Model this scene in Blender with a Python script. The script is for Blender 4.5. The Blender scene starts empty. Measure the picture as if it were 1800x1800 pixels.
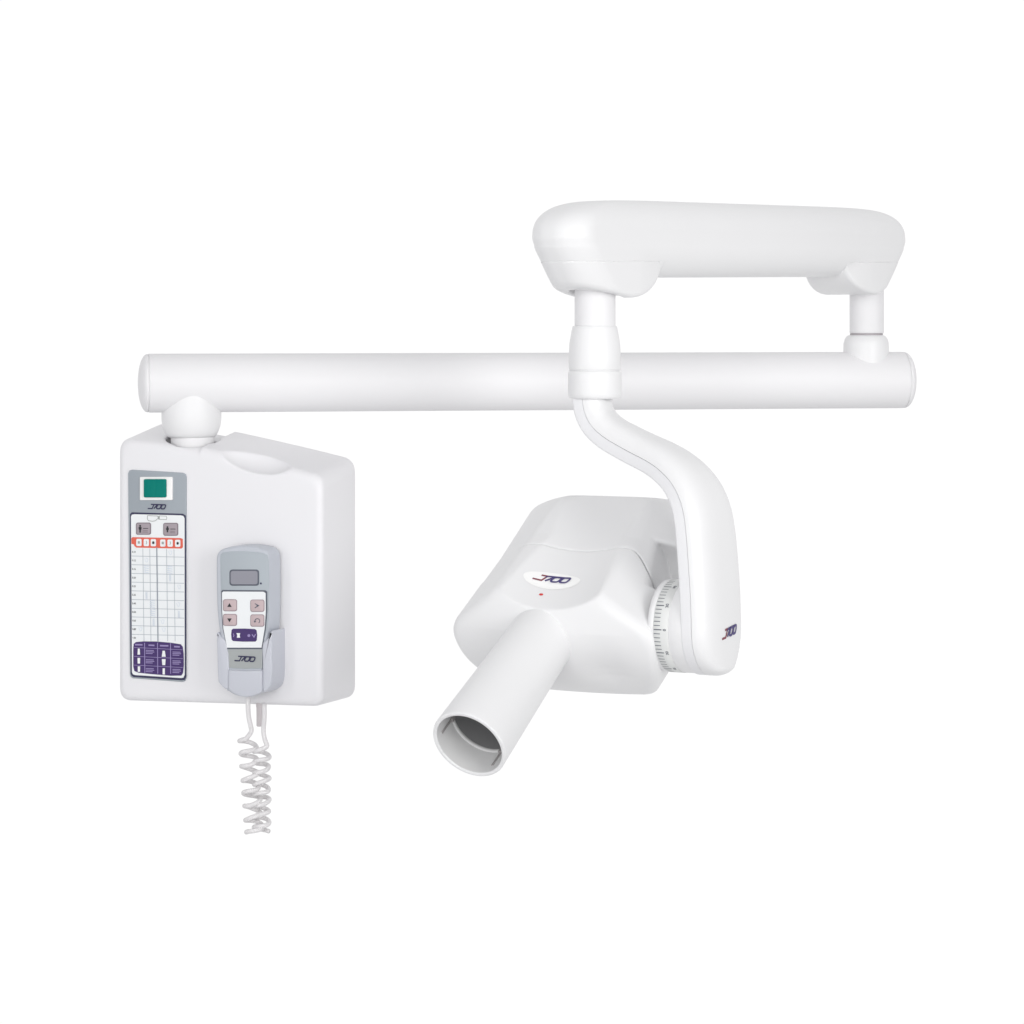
import bpy, math
import numpy as np
from mathutils import Vector, Matrix

sc = bpy.context.scene
C = sc.collection
# ------------------------------------------------------------------ units, camera, studio light
S = 0.0006                 # one drawing unit = 0.6 mm
D = 5000.0                 # camera distance from the reference plane
HY = 600.0                 # picture row of the eye level
ZC = 2300.0                # eye height (drawing units)

def W(p):                  # drawing units -> metres
    p = np.asarray(p, float)
    q = p*S
    q[..., 2] += ZC*S
    return q

cam_d = bpy.data.cameras.new('camera'); cam = bpy.data.objects.new('camera', cam_d); C.objects.link(cam)
cam.location = (0, -D*S, ZC*S); cam.rotation_euler = (math.radians(90), 0, 0)
cam_d.sensor_width = 36; cam_d.lens = 36*D/1800; cam_d.shift_y = -(900-HY)/1800
cam_d.clip_start = 0.05; cam_d.clip_end = 100
sc.camera = cam

world = bpy.data.worlds.new('World'); sc.world = world; world.use_nodes = True
nt = world.node_tree; nt.nodes.clear()
out = nt.nodes.new('ShaderNodeOutputWorld'); bg = nt.nodes.new('ShaderNodeBackground')
tc = nt.nodes.new('ShaderNodeTexCoord'); dot = nt.nodes.new('ShaderNodeVectorMath'); dot.operation = 'DOT_PRODUCT'
dot.inputs[1].default_value = (0, 1, 0)
ramp = nt.nodes.new('ShaderNodeValToRGB')
ramp.color_ramp.interpolation = 'EASE'
ramp.color_ramp.elements[0].position = 0.35; ramp.color_ramp.elements[0].color = (0.60, 0.60, 0.61, 1)
ramp.color_ramp.elements[1].position = 0.72; ramp.color_ramp.elements[1].color = (1.03, 1.03, 1.03, 1)
nt.links.new(tc.outputs['Generated'], dot.inputs[0]); nt.links.new(dot.outputs['Value'], ramp.inputs[0])
nt.links.new(ramp.outputs[0], bg.inputs['Color']); bg.inputs['Strength'].default_value = 1.0
nt.links.new(bg.outputs[0], out.inputs[0])

def area(name, loc, target, size, power, col=(1, 1, 1), sy=None):
    l = bpy.data.lights.new(name, 'AREA'); l.energy = power; l.color = col
    l.shape = 'RECTANGLE'; l.size = size; l.size_y = sy or size
    o = bpy.data.objects.new(name, l); C.objects.link(o); o.location = loc
    o.rotation_euler = (Vector(target)-Vector(loc)).to_track_quat('-Z', 'Y').to_euler()
    return o
area('front_softbox', (-0.5, -3.3, 1.75), (0, 0, 1.25), 1.9, 33, (1, .997, .99))
g = area('grid_softbox', (1.35, -2.1, 1.55), (0.22, -0.25, 1.33), 1.1, 2.1, (1, .995, .985)); g.data.spread = math.radians(50)
area('strip_softbox', (-1.5, -1.5, 1.5), (0, 0, 1.25), 0.25, 3.2, (.97, .98, 1), 1.4)

sc.view_settings.view_transform = 'Standard'; sc.view_settings.look = 'None'
sc.view_settings.exposure = 0; sc.view_settings.gamma = 1
sc.view_settings.use_curve_mapping = False

# ------------------------------------------------------------------ materials
def mat(name, col, rough=.4, coat=0.0, metal=0.0, spec=.5, var=0.0, bump=0.0, bscale=900, sss=0):
    m = bpy.data.materials.new(name); m.use_nodes = True; n = m.node_tree
    b = n.nodes['Principled BSDF']
    b.inputs['Base Color'].default_value = (*col, 1); b.inputs['Roughness'].default_value = rough
    b.inputs['Metallic'].default_value = metal; b.inputs['Specular IOR Level'].default_value = spec
    b.inputs['Coat Weight'].default_value = coat; b.inputs['Coat Roughness'].default_value = .12
    t = n.nodes.new('ShaderNodeTexCoord')
    if var:
        no = n.nodes.new('ShaderNodeTexNoise'); no.inputs['Scale'].default_value = 14; no.inputs['Detail'].default_value = 5
        mx = n.nodes.new('ShaderNodeMix'); mx.data_type = 'RGBA'
        mx.inputs[6].default_value = (*[c*(1-var) for c in col], 1)
        mx.inputs[7].default_value = (*[min(1, c*(1+var)) for c in col], 1)
        n.links.new(t.outputs['Object'], no.inputs['Vector']); n.links.new(no.outputs['Fac'], mx.inputs[0])
        n.links.new(mx.outputs[2], b.inputs['Base Color'])
        mr = n.nodes.new('ShaderNodeMapRange'); mr.inputs[3].default_value = rough-.05; mr.inputs[4].default_value = rough+.06
        n.links.new(no.outputs['Fac'], mr.inputs[0]); n.links.new(mr.outputs[0], b.inputs['Roughness'])
    if bump:
        nb = n.nodes.new('ShaderNodeTexNoise'); nb.inputs['Scale'].default_value = bscale; nb.inputs['Detail'].default_value = 2
        bp = n.nodes.new('ShaderNodeBump'); bp.inputs['Strength'].default_value = bump; bp.inputs['Distance'].default_value = .0003
        n.links.new(t.outputs['Object'], nb.inputs['Vector']); n.links.new(nb.outputs['Fac'], bp.inputs['Height'])
        n.links.new(bp.outputs[0], b.inputs['Normal'])
    return m

M = {
 'shell':  mat('moulded_white_plastic', (.80, .80, .805), .38, spec=.45, var=.012, bump=.05),
 'box':    mat('satin_white_housing', (.795, .79, .808), .38, var=.012, bump=.06),
 'tube':   mat('painted_white_metal', (.80, .795, .805), .5, spec=.4, var=.01),
 'cool':   mat('cool_white_plastic', (.785, .785, .80), .4, var=.01),
 'gap_shade':    mat('dark_grey_gap_shade', (.10, .10, .10), .6),  # dark grey painted in for the shade inside open gaps
 'inner':  mat('grey_cone_lining', (.70, .70, .70), .55, var=.02),
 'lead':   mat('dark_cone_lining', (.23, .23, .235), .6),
 'clip':   mat('dull_steel_clip', (.42, .40, .40), .45, metal=.3),
 'panel':  mat('blue_grey_panel', (.33, .365, .40), .45, var=.02, bump=.08, bscale=2500),
 'navy':   mat('navy_print', (.03, .028, .075), .5),
 'indigo': mat('indigo_print', (.06, .045, .17), .5),
 'maroon': mat('maroon_print', (.22, .045, .07), .5),
 'film':   mat('white_overlay_film', (.82, .84, .85), .4),
 'bezel':  mat('glossy_white_bezel', (.88, .87, .86), .25),
 'green':  mat('translucent_green_rocker', (.0, .19, .155), .4, spec=.12),
 'mauve':  mat('mauve_grey_key', (.36, .31, .34), .5, bump=.08),
 'mauve2': mat('mauve_key_edge', (.20, .165, .19), .5),
 'mauve3': mat('grey_seal', (.42, .39, .41), .5),
 'pink':   mat('pale_pink_key', (.54, .43, .44), .5, bump=.08),
 'pink2':  mat('pink_key_edge', (.32, .25, .27), .5),
 'red':    mat('red_orange_print', (.72, .12, .075), .5),
 'line':   mat('grey_grid_print', (.42, .46, .50), .5),
 'line2':  mat('dark_grid_print', (.26, .29, .34), .5),
 'faint':  mat('pale_blue_print', (.66, .71, .78), .5),
 'purple': mat('deep_purple_print', (.05, .022, .13), .4),
 'lav':    mat('lavender_print', (.30, .24, .47), .5),
 'black':  mat('black_print', (.02, .02, .025), .5),
 'grey':   mat('grey_print', (.35, .37, .36), .5),
 'hand':   mat('pale_blue_grey_plastic', (.50, .525, .575), .38, var=.02, bump=.06),
 'hand2':  mat('blue_grey_faceplate', (.40, .44, .475), .42, var=.02, bump=.06),
 'handl':  mat('lower_grey_faceplate', (.37, .39, .39), .42, var=.02),
 'cradle': mat('lavender_grey_plastic', (.55, .565, .62), .36, var=.02, bump=.06),
 'lcd':    mat('unlit_display', (.27, .27, .31), .22),
 'lcdf':   mat('display_surround', (.09, .10, .13), .4),
 'cord':   mat('white_cord_jacket', (.76, .745, .75), .42, var=.02),
 'pinkw':  mat('translucent_sleeve', (.62, .58, .59), .4),
 'scale':  mat('pale_grey_scale_band', (.70, .71, .70), .4),
 'led':    mat('red_lamp_lens', (.62, .04, .04), .25),
 'badge':  mat('bright_white_badge', (.93, .93, .92), .3),
}

# ------------------------------------------------------------------ object helpers
def thing(name, label, cat, base):
    o = bpy.data.objects.new(name, None); C.objects.link(o); o.location = W(base); o.empty_display_size = .02
    o['label'] = label; o['category'] = cat; return o
def wloc(o):
    v = Vector((0, 0, 0))
    while o: v += o.location; o = o.parent
    return v
def mk(name, V, F, m, parent=None, smooth=True, label=None, angle=None):
    V = W(np.asarray(V, float).reshape(-1, 3)); L = wloc(parent) if parent else Vector((0, 0, 0))
    V = V-np.array(L)
    me = bpy.data.meshes.new(name)
    me.from_pydata(V.tolist(), [], [tuple(int(i) for i in f) for f in F]); me.validate()
    me.materials.append(M[m])
    me.polygons.foreach_set('use_smooth', [smooth]*len(me.polygons))
    if angle and smooth: me.set_sharp_from_angle(angle=math.radians(angle))
    o = bpy.data.objects.new(name, me); C.objects.link(o); o.parent = parent
    if label: o['label'] = label
    return o

class Frame:
    def __init__(s, o, ex, ey, ez): s.o = np.array(o, float); s.M = np.array([ex, ey, ez], float)
    def __call__(s, p): return s.o+np.asarray(p, float)@s.M
    def inv(s, q): return (np.asarray(q, float)-s.o)@s.M.T

def P(px, py, Y):                  # point seen at (px,py) at depth Y
    k = (D+Y)/D
    return np.array([(px-900)*k, Y, (HY-py)*k])

def lathe(fr, prof, n=72, close=False):      # prof: [(r, z)] round fr's z axis
    V = []; F = []
    for r, z in prof:
        a = np.arange(n)*2*np.pi/n
        V.append(np.stack([r*np.cos(a), r*np.sin(a), np.full(n, z)], 1))
    V = np.concatenate(V); m = len(prof)
    for i in range(m-1):
        for j in range(n):
            k = (j+1) % n
            F.append((i*n+j, i*n+k, (i+1)*n+k, (i+1)*n+j))
    return fr(V), F

def arcprof(r, z, rad, a0, a1, n=8):          # quarter arc helper for profiles, centre (r,z)
    return [(r+rad*math.cos(math.radians(a0+(a1-a0)*i/n)), z+rad*math.sin(math.radians(a0+(a1-a0)*i/n))) for i in range(n+1)]

# signed distance modelling (smooth moulded shells)
def smax(a, b, k):
    h = np.maximum(k-np.abs(a-b), 0)/k
    return np.maximum(a, b)+h*h*k*.25
def smin(a, b, k): return -smax(-a, -b, k)
def rmax(a, b, r, p=2.2):
    x = np.maximum(a+r, 0); y = np.maximum(b+r, 0)
    return (x**p+y**p+1e-12)**(1/p)-r+np.minimum(np.maximum(a, b)+r, 0)
def rbox(q, h, r):
    d = [np.abs(q[i])-(h[i]-r) for i in range(3)]
    o = np.sqrt(sum(np.maximum(x, 0)**2 for x in d))
    return o+np.minimum(np.maximum(d[0], np.maximum(d[1], d[2])), 0)-r
def sdf_mesh(f, lo, hi, h):
    ax = [np.arange(lo[i], hi[i]+h, h) for i in range(3)]
    X, Y, Z = np.meshgrid(*ax, indexing='ij')
    v = f([X, Y, Z]); neg = v < 0
    nx, ny, nz = v.shape
    cnt = np.zeros((nx-1, ny-1, nz-1)); acc = np.zeros((nx-1, ny-1, nz-1, 3))
    for axis in range(3):
        sl0 = [slice(None)]*3; sl1 = [slice(None)]*3; sl0[axis] = slice(0, -1); sl1[axis] = slice(1, None)
        a = v[tuple(sl0)]; b = v[tuple(sl1)]; cr = (a < 0) != (b < 0)
        t = np.where(cr, a/np.where(cr, a-b, 1), 0)
        oth = [i for i in range(3) if i != axis]
        for d0 in (0, 1):
            for d1 in (0, 1):
                s = [slice(None)]*3
                s[oth[0]] = slice(d0, v.shape[oth[0]]-1+d0); s[oth[1]] = slice(d1, v.shape[oth[1]]-1+d1)
                c = cr[tuple(s)]; tt = t[tuple(s)]
                cnt += c; acc[..., axis] += np.where(c, tt, 0)
                acc[..., oth[0]] += c*d0; acc[..., oth[1]] += c*d1
    act = cnt > 0
    idx = -np.ones(act.shape, int); idx[act] = np.arange(act.sum())
    ijk = np.argwhere(act)
    p = (ijk+acc[act]/cnt[act][:, None])*h+np.array(lo)
    quads = []
    for axis in range(3):
        sl0 = [slice(1, -1)]*3; sl1 = [slice(1, -1)]*3; sl0[axis] = slice(0, -1); sl1[axis] = slice(1, None)
        a = neg[tuple(sl0)]; b = neg[tuple(sl1)]; cr = np.argwhere(a != b)
        o1, o2 = [(1, 2), (2, 0), (0, 1)][axis]
        base = cr.copy()
        for i in range(3):
            if i != axis: base[:, i] += 1
        fl = a[tuple(cr.T)]
        def cell(d1, d2):
            q = base.copy(); q[:, o1] -= d1; q[:, o2] -= d2; return idx[tuple(q.T)]
        Q = np.stack([cell(0, 0), cell(1, 0), cell(1, 1), cell(0, 1)], 1)
        Q[~fl] = Q[~fl][:, ::-1]
        quads.append(Q)
    F = np.concatenate(quads)
    e = h*.2
    for _ in range(4):
        g = np.zeros_like(p)
        for i in range(3):
            a = p.copy(); a[:, i] += e; b = p.copy(); b[:, i] -= e
            g[:, i] = (f(a.T)-f(b.T))/(2*e)
        val = f(p.T); st = -val[:, None]*g/np.maximum((g*g).sum(1), .05)[:, None]
        L = np.linalg.norm(st, axis=1)[:, None]; st *= np.minimum(1, h*.5/np.maximum(L, 1e-9))
        p += st*.9
    return p, F
def shell(name, f, lo, hi, h, fr, m, parent, **k):
    p, F = sdf_mesh(f, lo, hi, h)
    return mk(name, fr(p), F, m, parent, **k)

# flat outlines
def rrect(x0, y0, x1, y1, r, n=5):
    pts = []
    for cx, cy, a in ((x1-r, y1-r, 0), (x0+r, y1-r, 90), (x0+r, y0+r, 180), (x1-r, y0+r, 270)):
        for i in range(n+1):
            t = math.radians(a+90*i/n); pts.append((cx+r*math.cos(t), cy+r*math.sin(t)))
    return pts
def offset_poly(pts, d):                     # inward for anticlockwise outlines
    p = np.array(pts); a = np.roll(p, 1, 0); b = np.roll(p, -1, 0)
    def nrm(v): return v/np.maximum(np.linalg.norm(v, axis=1), 1e-9)[:, None]
    e1 = nrm(p-a); e2 = nrm(b-p)
    n1 = np.stack([-e1[:, 1], e1[:, 0]], 1); n2 = np.stack([-e2[:, 1], e2[:, 0]], 1)
    m = nrm(n1+n2); c = np.maximum((m*n1).sum(1), .5)
    return p+m*(d/c)[:, None]
def ccw(pts):
    p = np.array(pts, float); x, y = p.T
    return p if (x*np.roll(y, -1)-np.roll(x, -1)*y).sum() > 0 else p[::-1]
def slab(place, pts, off, thick, bev=0, steps=4):     # place(a,z,off) -> 3D ; outline in (a,z)
    p = ccw(pts); rings = [(p, off-thick)]
    if bev:
        for i in range(steps+1):
            t = math.pi/2*i/steps
            rings.append((offset_poly(p, bev*(1-math.cos(t))), off-bev+bev*math.sin(t)))
    else: rings.append((p, off))
    n = len(p); V = []; F = []
    for q, o in rings: V += [place(a, z, o) for a, z in q]
    for i in range(len(rings)-1):
        for j in range(n):
            k = (j+1) % n; F.append((i*n+j, i*n+k, (i+1)*n+k, (i+1)*n+j))
    F.append(tuple(range((len(rings)-1)*n, len(rings)*n))); F.append(tuple(range(n-1, -1, -1)))
    return V, F
class MB:
    def __init__(s): s.V = []; s.F = []
    def add(s, V, F):
        o = len(s.V); s.V += [tuple(v) for v in V]; s.F += [tuple(i+o for i in f) for f in F]; return s
    def build(s, name, m, parent, **k): return mk(name, s.V, s.F, m, parent, **k)
def sheet(mb, place, pts, off):
    p = ccw(pts); mb.add([place(a, z, off) for a, z in p], [tuple(range(len(p)))])
def stroke(mb, place, pts, w, off, closed=False):
    p = np.array(pts, float); n = len(p); L = []; R = []
    for i in range(n):
        a = p[(i-1) % n] if (closed or i) else p[i]; b = p[(i+1) % n] if (closed or i < n-1) else p[i]
        e1 = p[i]-a; e2 = b-p[i]
        if np.linalg.norm(e1) < 1e-9: e1 = e2
        if np.linalg.norm(e2) < 1e-9: e2 = e1
        e1 = e1/np.linalg.norm(e1); e2 = e2/np.linalg.norm(e2)
        nn = np.array([-(e1+e2)[1], (e1+e2)[0]]); nn = nn/np.linalg.norm(nn)
        c = max(.6, abs(nn@np.array([-e1[1], e1[0]])))
        L.append(p[i]+nn*w/2/c); R.append(p[i]-nn*w/2/c)
    V = [place(a, z, off) for a, z in L]+[place(a, z, off) for a, z in R]
    F = [(i, (i+1) % n, n+(i+1) % n, n+i) for i in range(n if closed else n-1)]
    mb.add(V, F)
def text(mb, place, s, x, y, size, off, rot=0, align='CENTER', sx=1.0, bold=0.0):
    cu = bpy.data.curves.new('t', 'FONT'); cu.body = s; cu.size = 1; cu.align_x = align; cu.align_y = 'CENTER'; cu.offset = bold
    cu.resolution_u = 3
    o = bpy.data.objects.new('t', cu); C.objects.link(o)
    dg = bpy.context.evaluated_depsgraph_get(); me = bpy.data.meshes.new_from_object(o.evaluated_get(dg))
    c, sn = math.cos(rot), math.sin(rot)
    V = []
    for v in me.vertices:
        a, b = v.co.x*size*sx, v.co.y*size
        V.append(place(x+a*c-b*sn, y+a*sn+b*c, off))
    mb.add(V, [tuple(p.vertices) for p in me.polygons])
    bpy.data.objects.remove(o); bpy.data.meshes.remove(me); bpy.data.curves.remove(cu)

def logo(place, x, y, w, h, off, parent, two=False, name='emblem'):
    """slanted emblem: barred hook, then 7 0 0 joined under one top bar. (x,y)=centre"""
    sl = .42*h
    def pt(u, v): return (x-w/2+u/4.6*(w-sl)+v*sl, y-h/2+v*h)
    t = .25*h
    a = MB(); b = MB()
    A = a if two else b
    stroke(A, place, [pt(0, .08), pt(1.15, .08), pt(1.22, .68)], t, off)
    stroke(A, place, [pt(.45, .92), pt(1.35, .92)], t, off+.12)
    stroke(b, place, [pt(1.35, .92), pt(4.1, .92)], t, off+.24)
    stroke(b, place, [pt(1.22, .68), pt(1.3, .9)], t, off+.36)
    stroke(b, place, [pt(2.15, .9), pt(1.9, .45), pt(1.62, .08)], t*1.05, off+.48)
    for k, c in enumerate((2.75, 3.95)):
        ring = [pt(c+.5*math.copysign(abs(math.cos(q))**.6, math.cos(q)), .5+.42*math.copysign(abs(math.sin(q))**.6, math.sin(q))) for q in np.linspace(0, 2*math.pi, 20, endpoint=False)]
        stroke(b, place, ring, t*1.05, off+.6+.12*k, closed=True)
    if two: a.build(name, 'maroon', parent, smooth=False, label='maroon left end of the emblem')
    b.build(name, 'indigo' if two else 'navy', parent, smooth=False)

def sweep(path, rad, n=12, capped=True):
    p = np.array(path, float); m = len(p); T = np.gradient(p, axis=0); T /= np.linalg.norm(T, axis=1)[:, None]
    u = np.cross(T[0], (0, 1, .3)); u /= np.linalg.norm(u); V = []; F = []
    for i in range(m):
        u = u-T[i]*(u@T[i]); u /= np.linalg.norm(u); w = np.cross(T[i], u)
        r = rad[i] if hasattr(rad, '__len__') else rad
        for j in range(n):
            a = 2*math.pi*j/n; V.append(p[i]+r*(math.cos(a)*u+math.sin(a)*w))
    for i in range(m-1):
        for j in range(n):
            k = (j+1) % n; F.append((i*n+j, i*n+k, (i+1)*n+k, (i+1)*n+j))
    if capped: F.append(tuple(range(n-1, -1, -1))); F.append(tuple(range((m-1)*n, m*n)))
    return V, F
def catmull(pts, per=10):
    p = np.array(pts, float); p = np.vstack([2*p[0]-p[1], p, 2*p[-1]-p[-2]]); o = []
    for i in range(1, len(p)-2):
        for t in np.arange(per)/per:
            a, b, c, d = p[i-1:i+3]
            o.append(.5*((2*b)+(-a+c)*t+(2*a-5*b+4*c-d)*t*t+(-a+3*b-3*c+d)*t**3))
    o.append(p[-2]); return np.array(o)

# ------------------------------------------------------------------ control box frame
PHI = math.radians(22)
bx = np.array([math.cos(PHI), -math.sin(PHI), 0]); by = np.array([math.sin(PHI), math.cos(PHI), 0]); bz = np.array([0, 0, 1.])
BW, BD = 386., 140.
colC = P(338, HY, -45)                      # column axis
LO = colC-52*by-114*bx                      # left front lower corner line
ZB = (HY-1243)*.961                         # bottom
LO[2] = 0
box = Frame(LO, bx, by, bz)
def onbox(px, py, off=0.):                  # picture point -> (a, z) on the plane `off` in front of the box
    r = np.array([(px-900)/D, 1., (HY-py)/D]); c0 = np.array([0, -D, 0.]); o = LO-by*off
    t = ((o-c0)@by)/(r@by); q = c0+r*t
    return (float((q-LO)@bx), float(q[2]))
def bplace(a, z, off): return LO+bx*a-by*off+bz*z
def bpts(pts, off): return [onbox(x, y, off) for x, y in pts]

unit = thing('dental_xray_unit', 'large white dental x-ray unit with control box, jointed arms and cone-fronted tube head', 'x-ray machine', box((BW/2, BD/2, ZB)))

# ---- box shell: profile curve dropping to the right, tilted up to the back
def ztop(a):
    xs = np.array([-20, 0, 60, 130, 200, 260, 320, 386, 410.]); zs = np.array([-171, -171, -174, -183, -196, -207, -219, -233, -239.])
    return np.interp(a, xs, zs)
_zx = np.linspace(-20, 410, 60); _c = np.polyfit(_zx, ztop(_zx), 4)
# cylinder slots, thumb scoop
def box_f(q):
    a, b, z = q
    zt = np.polyval(_c, a)+.19*b
    # raised lid to the right of the column
    zt = zt+4.5*np.clip((a-153)/4, 0, 1)
    top = (z-zt)/1.05
    d = smax(top, -(z-ZB+8*(1-a/BW)), 20)
    side = smax(-a-5, a-BW-4, 10)
    fb = smax(-b, b-BD, 8)
    d = smax(d, side, 22)
    d = smax(d, fb, 14)
    # thumb scoop in the front top edge
    sa = (a-262); sb = b+4; szz = z-(np.polyval(_c, 262.)+19) + .17*sa
    e = np.sqrt((sa/74)**2+(sb/42)**2+(szz/36)**2); sco = (e-1)*33
    d = smax(d, -sco, 3)
    # well round the column
    w = np.maximum(np.sqrt((a-114)**2+(b-54)**2)-46.5, np.polyval(_c, a)-20-z)
    w2 = np.maximum(np.maximum(np.abs(a-133)-20, -(b-54)), np.polyval(_c, a)+.19*b-9-z)
    well = np.minimum(w, w2)
    d = smax(d, -well, 3)
    return d
cb = shell('control_box', box_f, (-17, -12, ZB-22), (BW+16, BD+12, -120), 3.0, box, 'box', unit)
# ---- printed panel
pan = bpts([(227, 832), (228, 828), (232, 826), (280, 826.5), (322, 831.5), (326, 833.5), (328, 838), (328, 905), (229.5, 902)], 0)
pan_all = bpts([(226, 832), (228, 827), (233, 825.5), (322, 831), (327, 833.5), (328.5, 839), (327.6, 1193), (326, 1197), (321, 1198.5), (234, 1192), (230, 1189), (229, 1184)], 0)
V, F = slab(bplace, pan_all, 2.4, 3.5, 1.2, 3)
MB().add(V, F).build('control_panel', 'panel', cb, angle=40)
nav = bpts([(229, 903.5), (232, 900.5), (322, 903), (327.3, 906.5), (327.8, 1190), (325, 1195.3), (320, 1195.8), (235, 1190), (231.5, 1187.5), (230, 1184)], 2)
m = MB(); sheet(m, bplace, nav, 2.8); m.build('panel_border', 'navy', cb, smooth=False)
wh = bpts([(230.8, 908), (232.5, 904.5), (237, 903.8), (318, 905.8), (323, 907), (325, 911), (325.2, 1186), (323, 1191), (319, 1191.8), (238, 1186.5), (234, 1185), (232.5, 1181)], 2)
m = MB(); sheet(m, bplace, wh, 3.1); m.build('exposure_chart', 'film', cb, smooth=False)
def bq(mb, x0, y0, x1, y1, r, off, sk=.0):      # rounded rectangle given in picture px on the panel; sk = px drop per px
    pts = rrect(x0, y0, x1, y1, r, 4)
    sheet(mb, bplace, bpts([(x, y+sk*(x-x0)) for x, y in pts], 3), off)
def bl(mb, pts, w, off, closed=False): stroke(mb, bplace, bpts(pts, 3), w, off, closed)
# grid
SK = .022
m = MB(); m2 = MB()
for x, y0 in ((251.3, 964), (263.5, 964.5), (293, 965), (306, 965.5)):
    bl(m, [(x, y0), (x+2, 1127)], 1.0, 3.4)
for i in range(10):
    y = 977.3+15.3*i
    bl(m, [(231.5, y), (324, y+2.1)], .95, 3.5)
bl(m2, [(275.8, 962), (278, 1129)], 2.0, 3.65)
m.build('chart_grid', 'line', cb, smooth=False); m2.build('chart_grid', 'line2', cb, smooth=False)
# faint symbols in the grid
m = MB()
for x, y in ((299.5, 972), (257.5, 985), (315, 1032), (313.5, 1063), (286, 1093), (288, 1107), (247, 1106)):
    bl(m, [(x-3, y-3.5), (x-.5, y+3), (x+2, y+2.5), (x+3, y-3), (x-1, y-3.8)], .8, 3.75)
for x, y in ((257.5, 1000), (299, 1001), (268, 1061), (269, 1076)):
    for k in range(4): bl(m, [(x-4.5, y-6+3.8*k), (x+4.5, y-4.5+3.8*k)], 1.3, 3.8)
    bl(m, [(x-2.5, y-6), (x-1.5, y+6)], .8, 3.95)
for x, y in ((299.5, 1016), (258, 1047), (315, 1080), (270.5, 1094)):
    for k in range(3): bl(m, [(x-1.5+1.2*k, y-6.5), (x-1.2+1.2*k, y+6)], .8, 3.9+.05*k)
m.build('chart_symbols', 'faint', cb, smooth=False)
m = MB()
for i, s in enumerate(('0.10', '0.12', '0.16', '0.20', '0.25', '0.32', '0.40', '0.50', '0.63', '0.80', '1.00')):
    a, z = onbox(235.6+.05*i, 970.2+15.1*i, 3); text(m, bplace, s, a, z, 4.4, 3.6, sx=.95, bold=.012)
m.build('exposure_times', 'black', cb, smooth=False)
# red band with six cells
m = MB(); sheet(m, bplace, bpts([(231, 946), (233, 944.2), (318, 945.8), (321.5, 947.5), (321.7, 962), (319, 964.3), (240, 962.6), (236.6, 960), (235.8, 957), (231.4, 956)], 3), 3.45); m.build('exposure_band', 'red', cb, smooth=False)
m = MB()
cells = ((244.6, 953.3), (257.6, 953.6), (270, 953.8), (286.6, 954.4), (299.4, 954.6), (312.8, 954.9))
for x, y in cells: m = MB(); bq(m, x-4.7, y-6.2, x+4.7, y+6.4, 2.2, 3.8); m.build('exposure_cell', 'film', cb, smooth=False)
for i, (x, y) in enumerate(cells):
    m = MB(); k = i % 3
    if k == 0: bq(m, x-2, y-2.3, x+2, y+2.3, .8, 4.05)
    if k == 1: bl(m, [(x, y-3), (x+1, y), (x-.4, y+3)], 1.3, 4.05)
    if k == 2: bq(m, x-2, y-2.4, x+2, y+2.4, 1.6, 4.15)
    m.build('tooth_symbol', 'black' if k == 2 else 'grey', cb, smooth=False)
# outline icon
m = MB()
bl(m, [(259.5, 906.3), (277, 907), (278.5, 910.5), (273.5, 915.4), (268, 916.3), (261, 915.2), (259.2, 912)], 1.1, 3.5, True)
bl(m, [(280.5, 906.8), (292.5, 907.3), (293.5, 910), (292.8, 913.3), (280.5, 912.9)], .9, 3.5, True)
bl(m, [(279.4, 907), (279.2, 913)], 2.1, 3.7)
m.build('tube_symbol', 'grey', cb, smooth=False)
# two keys
def key(x0, y0, x1, y1, mm, m2, tall):
    pts = bpts(rrect(x0, y0, x1, y1, 3.5, 4), 3)
    V, F = slab(bplace, pts, 4.2, 1.2, .5, 2); k = MB().add(V, F).build('patient_key', m2, cb, angle=40)
    pts = bpts(rrect(x0+1.4, y0+1.4, x1-1.4, y1-1.4, 2.6, 4), 3)
    V, F = slab(bplace, pts, 4.7, .7, .3, 2); MB().add(V, F).build('patient_key', mm, cb, angle=40)
    g = MB(); cx = x0+8; cy = (y0+y1)/2; h = tall
    sheet(g, bplace, bpts([(cx+1.7*math.cos(t), cy-h*.36+1.9*math.sin(t)) for t in np.linspace(0, 6.28, 12, endpoint=False)], 3), 4.95)
    sheet(g, bplace, bpts([(cx-2.6, cy-h*.22), (cx+2.6, cy-h*.22), (cx+2.4, cy+h*.08), (cx+1.4, cy+h*.12), (cx+1.2, cy+h*.5), (cx-1.2, cy+h*.5), (cx-1.4, cy+h*.12), (cx-2.4, cy+h*.08)], 3), 5.05)
    bl(g, [(x0+13, cy-.6), (x1-4, cy-.5)], 1.2, 4.95)
    g.build('patient_symbol', 'black', cb, smooth=False)
    g = MB(); bl(g, [(x0+13, cy+3.4), (x1-5, cy+3.5)], .9, 4.95); bl(g, [(x0+12.5, cy+5.9), (x1-4.5, cy+6)], .9, 4.95); g.build('patient_symbol', 'mauve2', cb, smooth=False)
key(239.3, 918.5, 265.6, 940, 'mauve', 'mauve2', 14)
key(287.3, 919, 313.5, 941.8, 'mauve', 'mauve2', 10.5)
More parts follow.
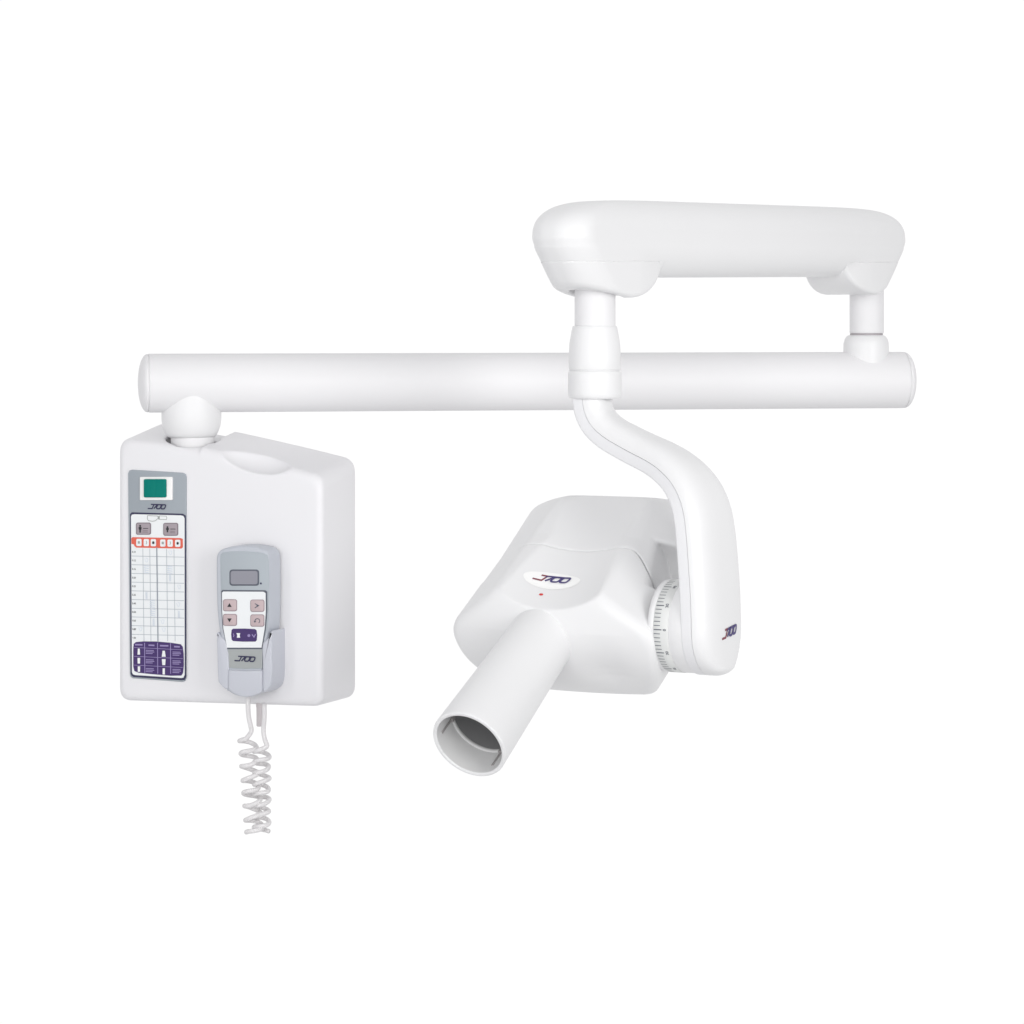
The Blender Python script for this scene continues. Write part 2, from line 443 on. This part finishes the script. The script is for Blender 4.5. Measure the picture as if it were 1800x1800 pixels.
# purple table
m = MB(); sheet(m, bplace, bpts([(234.5, 1140), (235, 1132), (239, 1128.6), (252, 1127.3), (275, 1127.6), (300, 1129.6), (318, 1132.5), (321.6, 1137), (323.2, 1150), (323.5, 1170), (322, 1183), (319, 1187.5), (300, 1187.8), (262, 1184.5), (243, 1182.3), (236.5, 1179.5), (234.5, 1172)], 3), 3.5); m.build('position_table', 'purple', cb, smooth=False)
m = MB()
for x in (254.5, 277.3, 300): bl(m, [(x, 1130), (x+.4, 1184)], 1.5, 3.75)
for y in (1138, 1153.5, 1169): bl(m, [(236, y), (321.5, y+4.2)], .8, 3.85)
for x0, x1, y in ((238, 251, 1133), (261.5, 272, 1134), (281.5, 296.5, 1134.8), (306.5, 316.5, 1136.5)):
    bl(m, [(x0, y), (x1, y+.4)], 2.6, 3.95)
for x0, y in ((256.8, 1143), (256.8, 1159.5), (256.8, 1175), (303.8, 1146), (303.8, 1161.5), (303.8, 1176.5)):
    for k, L in enumerate((14, 15, 12)): bl(m, [(x0, y+k*2.7), (x0+L, y+k*2.7+.4)], 1.4, 4.05)
m.build('position_notes', 'lav', cb, smooth=False)
for x, y, w0, w1, h in ((244.5, 1145.3, 3.4, 4.6, 10.6), (244.6, 1161.3, 4.6, 4.2, 10), (244.8, 1176, 4.2, 4.0, 9.6), (288.3, 1149, 4, 7, 10.6), (288.4, 1163.8, 6.6, 5.2, 10.6), (288.4, 1180, 4, 4, 11)):
    m = MB(); sheet(m, bplace, bpts([(x-w0/2, y-h/2), (x+w0/2, y-h/2), (x+w1/2, y+h/2), (x-w1/2, y+h/2)], 3), 4.1); m.build('cone_symbol', 'film', cb, smooth=False)
# rocker switch
def bslab(name, pts, off, th, bev, mm, parent, o2=3, steps=3, **k):
    V, F = slab(bplace, bpts(pts, o2), off, th, bev, steps); return MB().add(V, F).build(name, mm, parent, angle=35, **k)
bslab('switch_bezel', rrect(246.8, 838.2, 303.8, 879.2, 1.6, 3), 5.6, 3.5, 1.0, 'bezel', cb)
bslab('rocker_switch', rrect(254.2, 842, 293.2, 874.3, 2.2, 3), 9.5, 6, 1.6, 'green', cb, 5)
bslab('rocker_switch', rrect(256.3, 843.6, 274, 872.4, 1.5, 3), 9.9, 2, .3, 'green', cb, 7)
a, z = onbox(276.3, 890.6, 3); logo(bplace, a, z, 38, 8.6, 2.8, cb)

# ------------------------------------------------------------------ lower neck collar and main horizontal tube
YL, YR = -60., 175.
A0 = P(261, 673.5, YL); A1 = P(1587, 668, YR)
td = A1-A0; TL = np.linalg.norm(td); td /= TL
tu = np.cross(td, (0, 1, 0)); tu /= np.linalg.norm(tu); tu = -tu if tu[2] < 0 else tu
tn = np.cross(tu, td)
tube = Frame(A0, tu, tn, td)
TR = 51.2
prof = [(TR-1.2, 0), (TR-.2, .6), (TR, 1.8), (TR, TL*.5), (TR, TL-1.8), (TR-.2, TL-.6), (TR-1.2, TL)]
V, F = lathe(tube, prof, 96); F += [tuple(range(95, -1, -1)), tuple(range(6*96, 7*96))]
bt = mk('horizontal_arm', V, F, 'tube', unit, angle=50)
def cap(z0, sgn, depth, ex):
    pr = [(TR-1.5, z0-sgn*4), (TR-1.5, z0+sgn*.9), (TR-.4, z0+sgn*1.3)]
    for t in np.linspace(0, math.pi/2, 14)[1:]:
        pr.append((max(.01, (TR-.4)*abs(math.cos(t))**(2/ex)), z0+sgn*(1.3+depth*abs(math.sin(t))**(2/ex))))
    return lathe(tube, pr if sgn > 0 else pr, 96)
V, F = cap(0, -1, 17, 2.1); mk('end_cap', V, F, 'tube', bt)
V, F = cap(TL, 1, 17, 2.3); mk('end_cap', V, F, 'tube', bt)

def vert(px, Y): X = (px-900)*(D+Y)/D; return Frame((X, Y, 0), (1, 0, 0), (0, 1, 0), (0, 0, 1))
def vz(py, Y): return (HY-py)*(D+Y)/D
def vlathe(name, px, Y, prof, mm, parent, **k):      # prof: (radius px, picture row)
    kk = (D+Y)/D
    V, F = lathe(vert(px, Y), [(r*kk, vz(y, Y)) for r, y in prof], 80); return mk(name, V, F, mm, parent, **k)
YC = colC[1]
vlathe('neck_collar', 336.5, YC, [(47.5, 670), (49.3, 700), (51.4, 718), (52.5, 728), (52.4, 738), (51, 748), (48, 757), (44.5, 764), (41, 768), (38, 769)], 'shell', bt)
vlathe('column', 338.5, YC, [(38.2, 760), (38.2, 830)], 'tube', cb, label='short stub rising from the control box')
vlathe('well_shade_ring', 338.5, YC, [(38.5, 790), (50, 790)], 'gap_shade', cb)  # flat dark ring painted as the shade down the open well
# right hand riser
X2Y = YL+(1524-261)/(1587-261)*(YR-YL)
vlathe('arm_socket', 1522.5, X2Y, [(40, 655), (40, 612), (39.5, 603), (37.5, 596), (34.5, 591.5), (31.5, 589.5), (29.5, 589.2), (28, 589.6)], 'shell', bt)
vlathe('seal_ring', 1523, X2Y, [(27, 592), (28.8, 589), (28.8, 586.5), (27, 585)], 'mauve3', bt)

# ------------------------------------------------------------------ upper arm
YH = -500.
CX = P(1046, HY, YH); DX = P(1523, HY, X2Y)
ax = DX-CX; AL = np.linalg.norm(ax[:2]); ax = np.array([ax[0]/AL, ax[1]/AL, 0]); at = np.array([ax[1], -ax[0], 0])
tilt = (vz(427, X2Y)-vz(420, YH))/AL
arm = Frame((CX[0], CX[1], 0), ax, -at, (0, 0, 1))      # local y points away from the viewer side
ZT = vz(350, YH)
def arm_mid(s): return ZT-62.5+tilt*s
def end_curve(zz, A, B):          # how far the end draws in at height zz: domed above, tapering below
    q = np.clip(zz/63., 0, .985); c = np.clip(-zz/78., 0, 1.6)
    v = A*(1-np.sqrt(1-q*q))+B*c**1.35
    g = A*q/np.sqrt(1-q*q)/63.+B*1.35*c**.35/78.
    return v, 1/np.sqrt(1+g*g)
def arm_end(s, zz):
    v, n1 = end_curve(zz, 50, 50); v2, n2 = end_curve(zz, 46, 54)
    return np.maximum((-(s+124)+v)*n1, (s-(AL+80)+v2)*n2)
def plan(s, t, zz): return rmax(np.abs(t)-56, arm_end(s, zz), 50, 2.05)
def bulge(u, t, zz, pl):
    zl = np.where(u > 25, -95., -90.5-.18*u)
    rise = np.clip((u-25)/98, 0, 1)
    zl = zl+(1-np.sqrt(np.clip(1-rise**2, 0, 1)))*60
    bot = (zl-zz)*.95
    w = (np.abs(t)-57+.0012*np.clip(u-20, 0, 200)**2)
    d = rmax(rmax(bot, np.maximum(w, pl), 8), zz+12, 3)
    return rmax(d, u-124, 10)
def arm_all(q):
    s, t, z = q; zz = z-arm_mid(s); pl = plan(s, t, zz)
    body = rmax(rmax(np.abs(t)-56, np.abs(zz)-62.5, 50, 2.1), arm_end(s, zz), 50, 2.05)
    za = np.where(zz < -12, 12., np.abs(zz))
    pb = rmax(rmax(np.abs(t)-56, za-62.5, 50, 2.1), arm_end(s, zz), 50, 2.05)
    a = bulge(s, t, zz, pb); b = bulge((AL-24)-s, t, zz, pb)
    return smin(smin(body, a+.9, 4), b+.9, 4)
def housing_zone(q):
    s, t, z = q; zz = z-arm_mid(s)
    lim = -36-.0*s
    return np.maximum(zz-lim, np.minimum(s-122, (AL-24-122)-s))
ua = shell('upper_arm', lambda q: np.maximum(arm_all(q)+.35, -(housing_zone(q)+2)), (-140, -66, ZT-145), (AL+84, 66, ZT+45), 3.0, arm, 'shell', unit)
def house(q):
    s, t, z = q
    w = np.maximum(np.sqrt(((s-4)/1.3)**2+t**2)-39, (z-arm_mid(s))+80)
    return smax(smax(arm_all(q), housing_zone(q), 1.), -w, 3)
shell('end_housing', house, (-140, -68, ZT-190), (140, 68, ZT-80), 2.6, arm, 'shell', ua)
shell('end_housing', house, (AL-160, -68, ZT-180), (AL+84, 68, ZT-60), 2.8, arm, 'shell', ua)
vlathe('joint_shade_ring', 1047, YH, [(37, 500), (45, 500)], 'gap_shade', ua)  # dark annulus put in for the shade in the opening round the column
# right riser column
vlathe('riser_column', 1523.5, X2Y, [(30, 470), (30, 584), (29.4, 585.5), (27, 586)], 'tube', ua)
# left column and swivel
vlathe('drop_column', 1046, YH, [(36, 470), (36, 580)], 'tube', ua)
sw = vlathe('swivel_collar', 1045.5, YH, [(36, 572.8), (38.4, 573), (39.3, 574.5), (40.4, 580), (42, 588), (43.6, 597), (44.8, 606), (45.4, 618), (45.7, 634), (45.7, 648), (45, 650.3), (43.5, 651), (43.5, 652.5)], 'shell', unit)
vlathe('swivel_ring', 1045.5, YH, [(43.5, 651.6), (45.5, 652.4), (46.8, 654.5), (47, 660), (47, 690), (46.2, 696), (44, 699.6), (41, 701), (30, 701.5)], 'shell', sw)

# ------------------------------------------------------------------ yoke
TH = math.radians(29)
e = np.array([math.cos(TH), -math.sin(TH), 0]); nn = np.array([math.sin(TH), math.cos(TH), 0])
def pxu(px, py):
    u = (px-1046)*.9
    for _ in range(20):
        Y = YH-math.sin(TH)*u; X = CX[0]+math.cos(TH)*u
        u += ((px-900)*(D+Y)/D-X)/math.cos(TH)
    return u, (HY-py)*(D+Y)/D
yp = [(1045, 690), (1045.5, 706), (1049, 724), (1060, 744), (1080, 762), (1106, 777), (1134, 791), (1162, 804), (1188, 820), (1212, 842), (1230, 870), (1241, 903), (1247, 945), (1251.5, 1000), (1254.5, 1050), (1256, 1103)]
hw = [33, 33, 33, 34, 36, 39, 43, 48, 54, 60, 66, 70, 73, 74, 74, 74]
cl = catmull([pxu(*p) for p in yp], 6); hws = np.interp(np.linspace(0, len(yp)-1, len(cl)), range(len(yp)), hw)
uc, zc = cl[-1]; R = 74.
tailz = [(uc, zc-R*math.sin(t)) for t in np.linspace(0, math.pi/2, 22)[1:]]; tailw = [max(.5, R*math.cos(t)) for t in np.linspace(0, math.pi/2, 22)[1:]]
cl = np.vstack([cl, tailz]); hws = np.concatenate([hws, tailw])
Tn = np.gradient(cl, axis=0); Tn /= np.linalg.norm(Tn, axis=1)[:, None]
Tn[-21:] = (0, -1)
Nn = np.stack([-Tn[:, 1], Tn[:, 0]], 1)       # outward (right / up)
def y3(u, n, z): return CX+e*u+nn*n+np.array([0, 0, z])
def yoke_loft(secf):
    V = []; F = []; cnt = None
    for i in range(len(cl)):
        sec = secf(hws[i]); cnt = len(sec)
        for a, n_ in sec:
            V.append(y3(cl[i, 0]+Nn[i, 0]*a, n_, cl[i, 1]+Nn[i, 1]*a))
    for i in range(len(cl)-1):
        for j in range(cnt):
            k = (j+1) % cnt; F.append((i*cnt+j, (i+1)*cnt+j, (i+1)*cnt+k, i*cnt+k))
    F.append(tuple(range(cnt))); F.append(tuple(range((len(cl)-1)*cnt, len(cl)*cnt))[::-1])
    return V, F
TI, TM, TO = -24., -4., 26.
def sec_in(h):
    h = max(h-.9, .3); r = min(3.5, h*.5); p = []
    for cx, cy, a0 in ((TI+r, -h+r, 180), (TM-.9, -h, None), (TM-.9, h, None), (TI+r, h-r, 90)):
        if a0 is None: p.append((cx, cy)); continue
        for i in range(5): t = math.radians(a0+90*i/4); p.append((cx+r*math.cos(t), cy+r*math.sin(t)))
    return p
def sec_out(h):
    dep = (TO-TM)*min(1, (h/38.)**.55); p = []
    for t in np.linspace(0, math.pi, 33):
        c, s_ = math.cos(t), math.sin(t)
        p.append((TM+dep*abs(s_)**(2/2.5), -h*math.copysign(abs(c)**(2/2.9), c)))
    return p
V, F = yoke_loft(sec_out); yk = mk('swing_yoke', V, F, 'shell', unit, angle=60)
V, F = yoke_loft(sec_in); mk('inner_cover', V, F, 'cool', yk, angle=60)

# ------------------------------------------------------------------ tube head
PT = math.radians(31)
d_ = math.cos(PT)*(-nn)+math.sin(PT)*np.array([0, 0, -1.]); up = math.cos(PT)*np.array([0, 0, 1.])+math.sin(PT)*(-nn)
HO = CX+np.array([0, 0, zc])
head = Frame(HO, e, d_, up)
X0 = -40.
def head_all(q):
    X, Fv, U = q; x = X-X0; ax_ = np.abs(x)
    hh = 96+.15*np.clip(-105-Fv, 0, 400)
    d = smax(U-(hh-.0006*x*x), .55*ax_+.835*U-128.5-.06*np.clip(-105-Fv, 0, 400), 4)
    d = smax(d, (ax_-(181-.0026*(U-25)**2))*.95, 20)
    d = smax(d, smax(-U-121, .83*ax_-.56*U-183, 8), 16)
    d = smax(d, smax(-Fv-262, -.66*Fv+.75*U-213, 30), 26)
    dip = 10*np.exp(-((ax_-88)/42)**2)*np.clip((35-U)/70, 0, 1)*np.clip((U+98)/45, 0, 1)
    d = smax(d, (Fv+.0038*U*U-89+dip)*.93+.00030*x*x, 15)
    # shallow scoop on the top front
    rr = 215; xs = X+34
    sc_ = np.sqrt(xs*xs+(.996*(U-(76.8+rr))+.08*Fv)**2)-rr
    d = smax(d, -sc_, 2.5)
    rec = np.maximum(np.maximum(np.sqrt((Fv+30)**2+U**2)-114, 97-X+.25*(Fv+40)), Fv+24)
    d = smax(d, -rec, 10)
    return d
def seam(X):
    t = np.clip((np.abs(X-X0)-95)/60, 0, 1); return -74+44*t*t*(3-2*t)
def head_front(q): return smax(head_all(q), -(q[1]-seam(q[0]))*.9, 3)
def head_back(q): return smax(head_all(q)+1.0, (q[1]-seam(q[0])+1.4)*.9, 3)
lo = (-232, -280, -110)
hd = shell('tube_head', head_front, (-232, -84, -134), (152, 104, 116), 2.4, head, 'shell', unit)
shell('rear_cover', head_back, (-232, -276, -122), (150, -20, 124), 2.6, head, 'shell', hd)

# pivot drum with angle scale (axis e)
pv = Frame(HO, d_, up, e)
uin = uc+TI
ur = uin-44.5
V, F = lathe(pv, [(66, ur-14), (71.5, ur-12), (72, ur-3), (71, ur-2)], 120); mk('pivot_drum', V, F, 'shell', hd)
V, F = lathe(pv, [(71, ur-2.5), (72.6, ur-1), (72.6, ur+22), (71.2, ur+23)], 120); scb = mk('angle_scale', V, F, 'scale', hd)
V, F = lathe(pv, [(70.8, ur+22), (72.2, ur+24.5), (72.2, uin+3)], 120); mk('pivot_boss', V, F, 'shell', yk)
def drum(a, w, off):                 # a = arc length, w = along axis
    t = a/72.; r = 72.6+off
    return HO+e*w+r*(math.cos(t)*(-nn)+math.sin(t)*np.array([0, 0, 1.]))
m = MB()
for i in range(-15, 16):
    t = math.radians(i*5)*72; maj = i % 6 == 0
    V = []; w0 = ur-.5; w1 = w0+(13 if maj else 10.5); hh = .75 if maj else .5
    V = [drum(t-hh, w0, .25), drum(t-hh, w1, .25), drum(t+hh, w1, .25), drum(t+hh, w0, .25)]
    m.add(V, [(0, 1, 2, 3)])
for i, s in ((12, '60'), (6, '30'), (0, '0'), (-6, '30'), (-12, '60')):
    text(m, lambda a, b, o: drum(a, b, o), s, math.radians(i*5)*72, ur+17.5, 7, .3, rot=0, bold=.02)
m.build('scale_marks', 'lcdf', scb, smooth=False)

# head front badge, lamp
def on_head(X, Fv, f=head_front, off=.5):     # drop a point down (along U) on to the head surface
    U = 120.
    for _ in range(60):
        U -= float(f([np.array(X), np.array(Fv), np.array(U)]))*.7
    return head((X, Fv, U+off))
BXc, BFc = -54., 2.
def hp(a, z, off): return on_head(BXc+a, BFc-z, off=off)
m = MB(); n = 40
ell = [(49*math.cos(t), 21*math.sin(t)*(1 if math.sin(t) < 0 else .8)) for t in np.linspace(0, 2*math.pi, n, endpoint=False)]
V = [hp(0, 0, .5)]+[hp(a*.5, z*.5, .5) for a, z in ell]+[hp(a, z, .5) for a, z in ell]
F = [(0, 1+i, 1+(i+1) % n) for i in range(n)]+[(1+i, 1+n+i, 1+n+(i+1) % n, 1+(i+1) % n) for i in range(n)]
mk('badge', V, F, 'badge', hd)
logo(hp, 0, 1.5, 66, 13.5, .9, hd, two=True)
V = [hp(-5+3.6*math.cos(t), -35+2.6*math.sin(t), .5) for t in np.linspace(0, 2*math.pi, 18, endpoint=False)]+[hp(-5, -35, 1.8)]
mk('indicator_lamp', V, [(i, (i+1) % 18, 18) for i in range(18)], 'led', hd)

# cone
cf = Frame(head((-55, 0, 18.5)), e, up, d_)
FL = 345.
pr = [(50.3, 20), (51, 40), (60.0, FL-6), (60.2, FL-2), (59.6, FL-.4), (58.6, FL), (54.8, FL), (54, FL-.8), (53.7, FL-2.5)]
V, F = lathe(cf, pr, 120); cn = mk('aiming_cone', V, F, 'shell', hd, angle=60)
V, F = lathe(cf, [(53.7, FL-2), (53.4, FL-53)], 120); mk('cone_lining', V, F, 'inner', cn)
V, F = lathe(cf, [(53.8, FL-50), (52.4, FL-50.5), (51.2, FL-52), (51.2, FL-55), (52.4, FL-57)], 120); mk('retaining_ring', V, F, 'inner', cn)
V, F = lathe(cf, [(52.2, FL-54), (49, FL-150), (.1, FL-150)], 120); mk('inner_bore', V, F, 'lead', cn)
for a in (-70, 173, 52):
    t0 = math.radians(a); rr_ = 49.0
    for (r0, r1, da, z0, z1, mm) in ((49.4, 52.6, 5.5, FL-55, FL-46, 'clip'), (52.2, 54, 3.2, FL-50, FL-16, 'clip')):
        V = []
        for z in (z0, z1):
            for r, s_ in ((r0, -1), (r0, 1), (r1, 1), (r1, -1)):
                t = t0+s_*math.radians(da)/2*1.4; V.append(cf((r*math.cos(t), r*math.sin(t), z)))
        F = [(0, 1, 2, 3), (7, 6, 5, 4), (0, 4, 5, 1), (1, 5, 6, 2), (2, 6, 7, 3), (3, 7, 4, 0)]
        mk('ring_clip', V, F, mm, cn, smooth=False)

# emblem on the yoke end: laid on the outer shell
def on_yoke(n_, z):                            # n_ across, z world height
    h = 74. if z > zc else math.sqrt(max(1, R*R-(z-zc)**2))
    c = max(-.999, min(.999, -n_/h)); c1 = abs(c)**(2.9/2)
    s_ = math.sqrt(max(0, 1-c1*c1)); dep = (TO-TM)*min(1, (h/38.)**.55)
    u0 = np.interp(-z, -cl[:-21, 1], cl[:-21, 0]) if z > zc else uc
    return u0+TM+dep*s_**(2/2.5)
def yp_(a, b, off):
    n_ = a*math.cos(.12)-b*math.sin(.12)*0; z = zc+b+a*.12
    return y3(on_yoke(n_, z)+off, n_, z)
logo(yp_, -1, -5, 54, 14, .7, yk, two=True)

# ------------------------------------------------------------------ cradle and handset
def cslab(name, pts, o2, off, th, bev, mm, parent, steps=4, ang=50, **k):
    V, F = slab(bplace, bpts(pts, o2), off, th, bev, steps); return MB().add(V, F).build(name, mm, parent, angle=ang, **k)
cr_o = 50.
cslab('handset_cradle', rrect(392, 1130, 476, 1212, 14, 6), 4, 6, 8, 2, 'cradle', cb)
wl = [(380.3, 1113), (382, 1111.5), (384.5, 1115), (388, 1120), (393, 1123), (395.5, 1127), (398, 1136), (401, 1150), (402, 1175), (402, 1211), (396, 1211.5), (391, 1208), (385.5, 1202), (383, 1198), (382, 1180)]
wr = [(461.5, 1129.5), (466, 1126), (471, 1121.5), (473, 1117), (475.3, 1111), (477, 1109), (477.6, 1112), (477.6, 1180), (476.5, 1199), (474, 1207), (469, 1213.5), (462, 1218), (461, 1205), (461, 1165), (460, 1140)]
cslab('cradle_wing', wl, cr_o, cr_o, 50, 3, 'cradle', cb, 5)
cslab('cradle_wing', wr, cr_o, cr_o, 50, 3.5, 'cradle', cb, 5)

HB = 47.
hs = thing('control_handset', 'blue-grey remote control handset with display and keypad, sitting in the cradle on the box front', 'remote control', bplace(*onbox(432, 1222, 20), 20))
def catm2(pts, per=4):
    return [tuple(p) for p in catmull(pts, per)[:-1]]
top = [(382.3, 990), (383, 977), (387.5, 968.5), (397, 963.4), (412, 959.8), (428, 958.6), (446, 959.5), (458, 961.6), (467, 964.7), (473, 970.5), (476, 984)]
body_o = top+[(476.5, 1040), (475.5, 1090), (472.5, 1125), (466, 1150), (464, 1205), (460, 1214), (449, 1221), (433, 1224.2), (416, 1221.5), (404, 1214.5), (400.5, 1208), (400, 1150), (391, 1125), (385, 1085), (382.8, 1040)]
hb = cslab('handset_body', catmull(body_o+[body_o[0]], 4)[:-1], 40, HB, 42, 6, 'hand', hs, 6, 60)
fp = [(387.5, 990), (387.8, 975), (391, 971.3), (405, 969.4), (430, 969), (452, 970.6), (464, 972.6), (469.8, 976), (472, 985), (472.8, 1020), (472, 1075), (470, 1105), (462, 1132), (461.5, 1175), (455, 1175.8), (430, 1176), (402, 1174), (400.5, 1168), (399.5, 1140), (391.5, 1105), (389, 1070)]
def hsheet(name, pts, off, mm, parent, o2=HB, **k): m = MB(); sheet(m, bplace, bpts(pts, o2), off); return m.build(name, mm, parent, smooth=False, **k)
cslab('faceplate', fp[:16]+fp[16:], HB, HB+.8, 1.5, .5, 'hand2', hb, 2)
hsheet('faceplate', [(400, 1139.5), (461.7, 1140), (461, 1174.5), (430, 1175.2), (401.5, 1173.5)], HB+1.15, 'handl', hb, label='darker grey lower strip under the keys')
hsheet('keypad_edge', [(389.5, 1038.5), (392, 1037), (467, 1037.5), (470.3, 1040), (470.5, 1075), (468, 1105), (462.3, 1137), (462.1, 1141), (399, 1141), (398.5, 1134), (392, 1105), (390, 1075)], HB+1.3, 'lcdf', hb)
hsheet('keypad', [(391, 1041.5), (393.5, 1039.6), (464, 1040), (467.7, 1042.5), (468, 1075), (466, 1105), (460.8, 1136), (460.5, 1138.3), (399.5, 1138.3), (399, 1134), (393.5, 1105), (391.3, 1075)], HB+1.6, 'film', hb)
cslab('display', rrect(404, 1001, 456, 1029.5, 5, 4), HB, HB+1.6, 1.5, .4, 'lcdf', hb, 2)
hsheet('display_glass', rrect(406.3, 1003.4, 453.5, 1027, 4, 4), HB+1.75, 'lcd', hb)
hsheet('pilot_dot', [(459.2+1.7*math.cos(t), 1025.5+1.9*math.sin(t)) for t in np.linspace(0, 6.28, 12, endpoint=False)], HB+1.3, 'navy', hb)
def hkey(x0, y0, x1, y1, glyph):
    k = cslab('key', rrect(x0, y0, x1, y1, 3.8, 4), HB, HB+2.6, 1.4, .5, 'pink2', hb, 2)
    cslab('key_cap', rrect(x0+1.3, y0+1.2, x1-1.2, y1-1.4, 3, 4), HB, HB+3.1, .8, .4, 'pink', hb, 2)
    cx, cy = (x0+x1)/2-.3, (y0+y1)/2
    if glyph == 'up': hsheet('arrow_symbol', [(cx-4, cy+2.8), (cx, cy-4), (cx+4, cy+2.8)], HB+3.4, 'black', hb)
    if glyph == 'dn': hsheet('arrow_symbol', [(cx-4, cy-2.8), (cx, cy+4), (cx+4, cy-2.8)], HB+3.4, 'black', hb)
    if glyph == 'rt':
        m = MB(); stroke(m, bplace, bpts([(cx-3.6, cy-3.8), (cx+3.4, cy-.4), (cx-3.6, cy+3.6)], HB), 1.6, HB+3.4); sheet(m, bplace, bpts([(cx-.5, cy-2.2), (cx+3.6, cy-.3), (cx-.5, cy+1.8)], HB), HB+3.5); m.build('arrow_symbol', 'lcdf', hb, smooth=False)
    if glyph == 'rd':
        m = MB(); stroke(m, bplace, bpts([(cx+1+4.2*math.cos(t), cy+.6-4*math.sin(t)) for t in np.linspace(-1.0, 3.5, 14)], HB), 1.4, HB+3.4); sheet(m, bplace, bpts([(cx-5.6, cy+.4), (cx-1, cy+.6), (cx-3.4, cy+4)], HB), HB+3.5); m.build('arrow_symbol', 'lcdf', hb, smooth=False)
hkey(393, 1053.2, 417.6, 1074.4, 'up'); hkey(393, 1079, 417.6, 1100, 'dn')
hkey(441, 1053.8, 465.8, 1075.4, 'rt'); hkey(441, 1079.8, 465.6, 1101.4, 'rd')
hsheet('mode_window', [(408, 1107), (410.5, 1105), (430, 1104.6), (449, 1105.6), (452, 1108), (453, 1116), (452.3, 1125), (450, 1127.6), (428, 1127.8), (410.5, 1126.6), (408, 1124), (407.2, 1115)], HB+1.9, 'purple', hb)
m = MB(); sheet(m, bplace, bpts([(416.5, 1112.6), (423.5, 1112.8), (422.4, 1116), (423.2, 1120.8), (417.3, 1120.6), (418, 1116)], HB), HB+2.15); m.build('mode_symbol', 'film', hb, smooth=False)
m = MB()
stroke(m, bplace, bpts([(411, 1113.5), (412.2, 1116.5), (411.4, 1119.5)], HB), 1.4, HB+2.15)
sheet(m, bplace, bpts([(438.5+2.6*math.cos(t), 1117+2.6*math.sin(t)) for t in np.linspace(0, 6.28, 10, endpoint=False)], HB), HB+2.15)
stroke(m, bplace, bpts([(444, 1115), (447.5, 1119.6), (450.3, 1114.5)], HB), 1.8, HB+2.15)
m.build('mode_symbol', 'lav', hb, smooth=False)
a, z = onbox(432, 1158, HB); logo(bplace, a, z, 42, 9, HB+1.5, hb)
# lower cradle lip in front of the handset foot
lip = [(402, 1177.3), (430, 1178.8), (461, 1178.2), (461.6, 1214.5), (456, 1219.5), (446, 1223.6), (434, 1225.6), (421, 1223.6), (410, 1218.5), (402, 1212)]
cslab('cradle_lip', lip, HB+3, HB+5, 14, 3, 'cradle', cb, 5)

# ------------------------------------------------------------------ cord
def cp(px, py, off): return bplace(*onbox(px, py, off), off)
path = [cp(436.5, 1212, 24), cp(436.2, 1228, 24), cp(436, 1245, 24), cp(437.5, 1262, 23), cp(440.6, 1276, 22), cp(441.5, 1286, 20)]
def coil(x0, x1, y0, y1, turns, R0, off, ph, sgn=1):
    o = []; n_ = int(turns*16)
    for i in range(n_+1):
        t = i/n_; a = ph+sgn*2*math.pi*turns*t; c = cp(x0+(x1-x0)*t, y0+(y1-y0)*t, off)
        rr2 = R0*(1+.05*math.sin(7*t*3.1))
        o.append(c+bx*rr2*math.cos(a)-by*rr2*math.sin(a)+bz*1.1*math.sin(3.3*a/2+1))
    return o
cord = MB()
c1 = coil(435, 447, 1296, 1463, 7.2, 13.5, 18, math.radians(70))
V, F = sweep(catmull(path+c1, 3), 4.1, 12); cord.add(V, F)
path2 = [cp(464.5, 1236, 14), cp(464.8, 1262, 14), cp(463, 1284, 13), cp(465.5, 1300, 14), cp(469.5, 1311, 15)]
c2 = coil(460, 460, 1314, 1463, 7.75, 12.5, 9, math.radians(40))
V, F = sweep(catmull(path2+c2, 3), 4.0, 12); cord.add(V, F)
co = cord.build('coiled_cord', 'cord', None)
co['label'] = 'white coiled cord hanging in two intertwined strands below the control box'; co['category'] = 'cord'
# move its origin to where it hangs
hang = Vector(W(cp(450, 1240, 18))); co.data.transform(Matrix.Translation(-hang)); co.location = hang
# cord outlet sleeve
pt_ = cp(457, 1236, -10); fr = Frame(pt_, (1, 0, 0), (0, 1, 0), (0, 0, -1))
V, F = lathe(fr, [(6.8, -8), (6.8, 6), (6.2, 8), (6.0, 38), (5.2, 39.5), (3, 39.5)], 24); mk('cord_outlet', V, F, 'pinkw', cb)
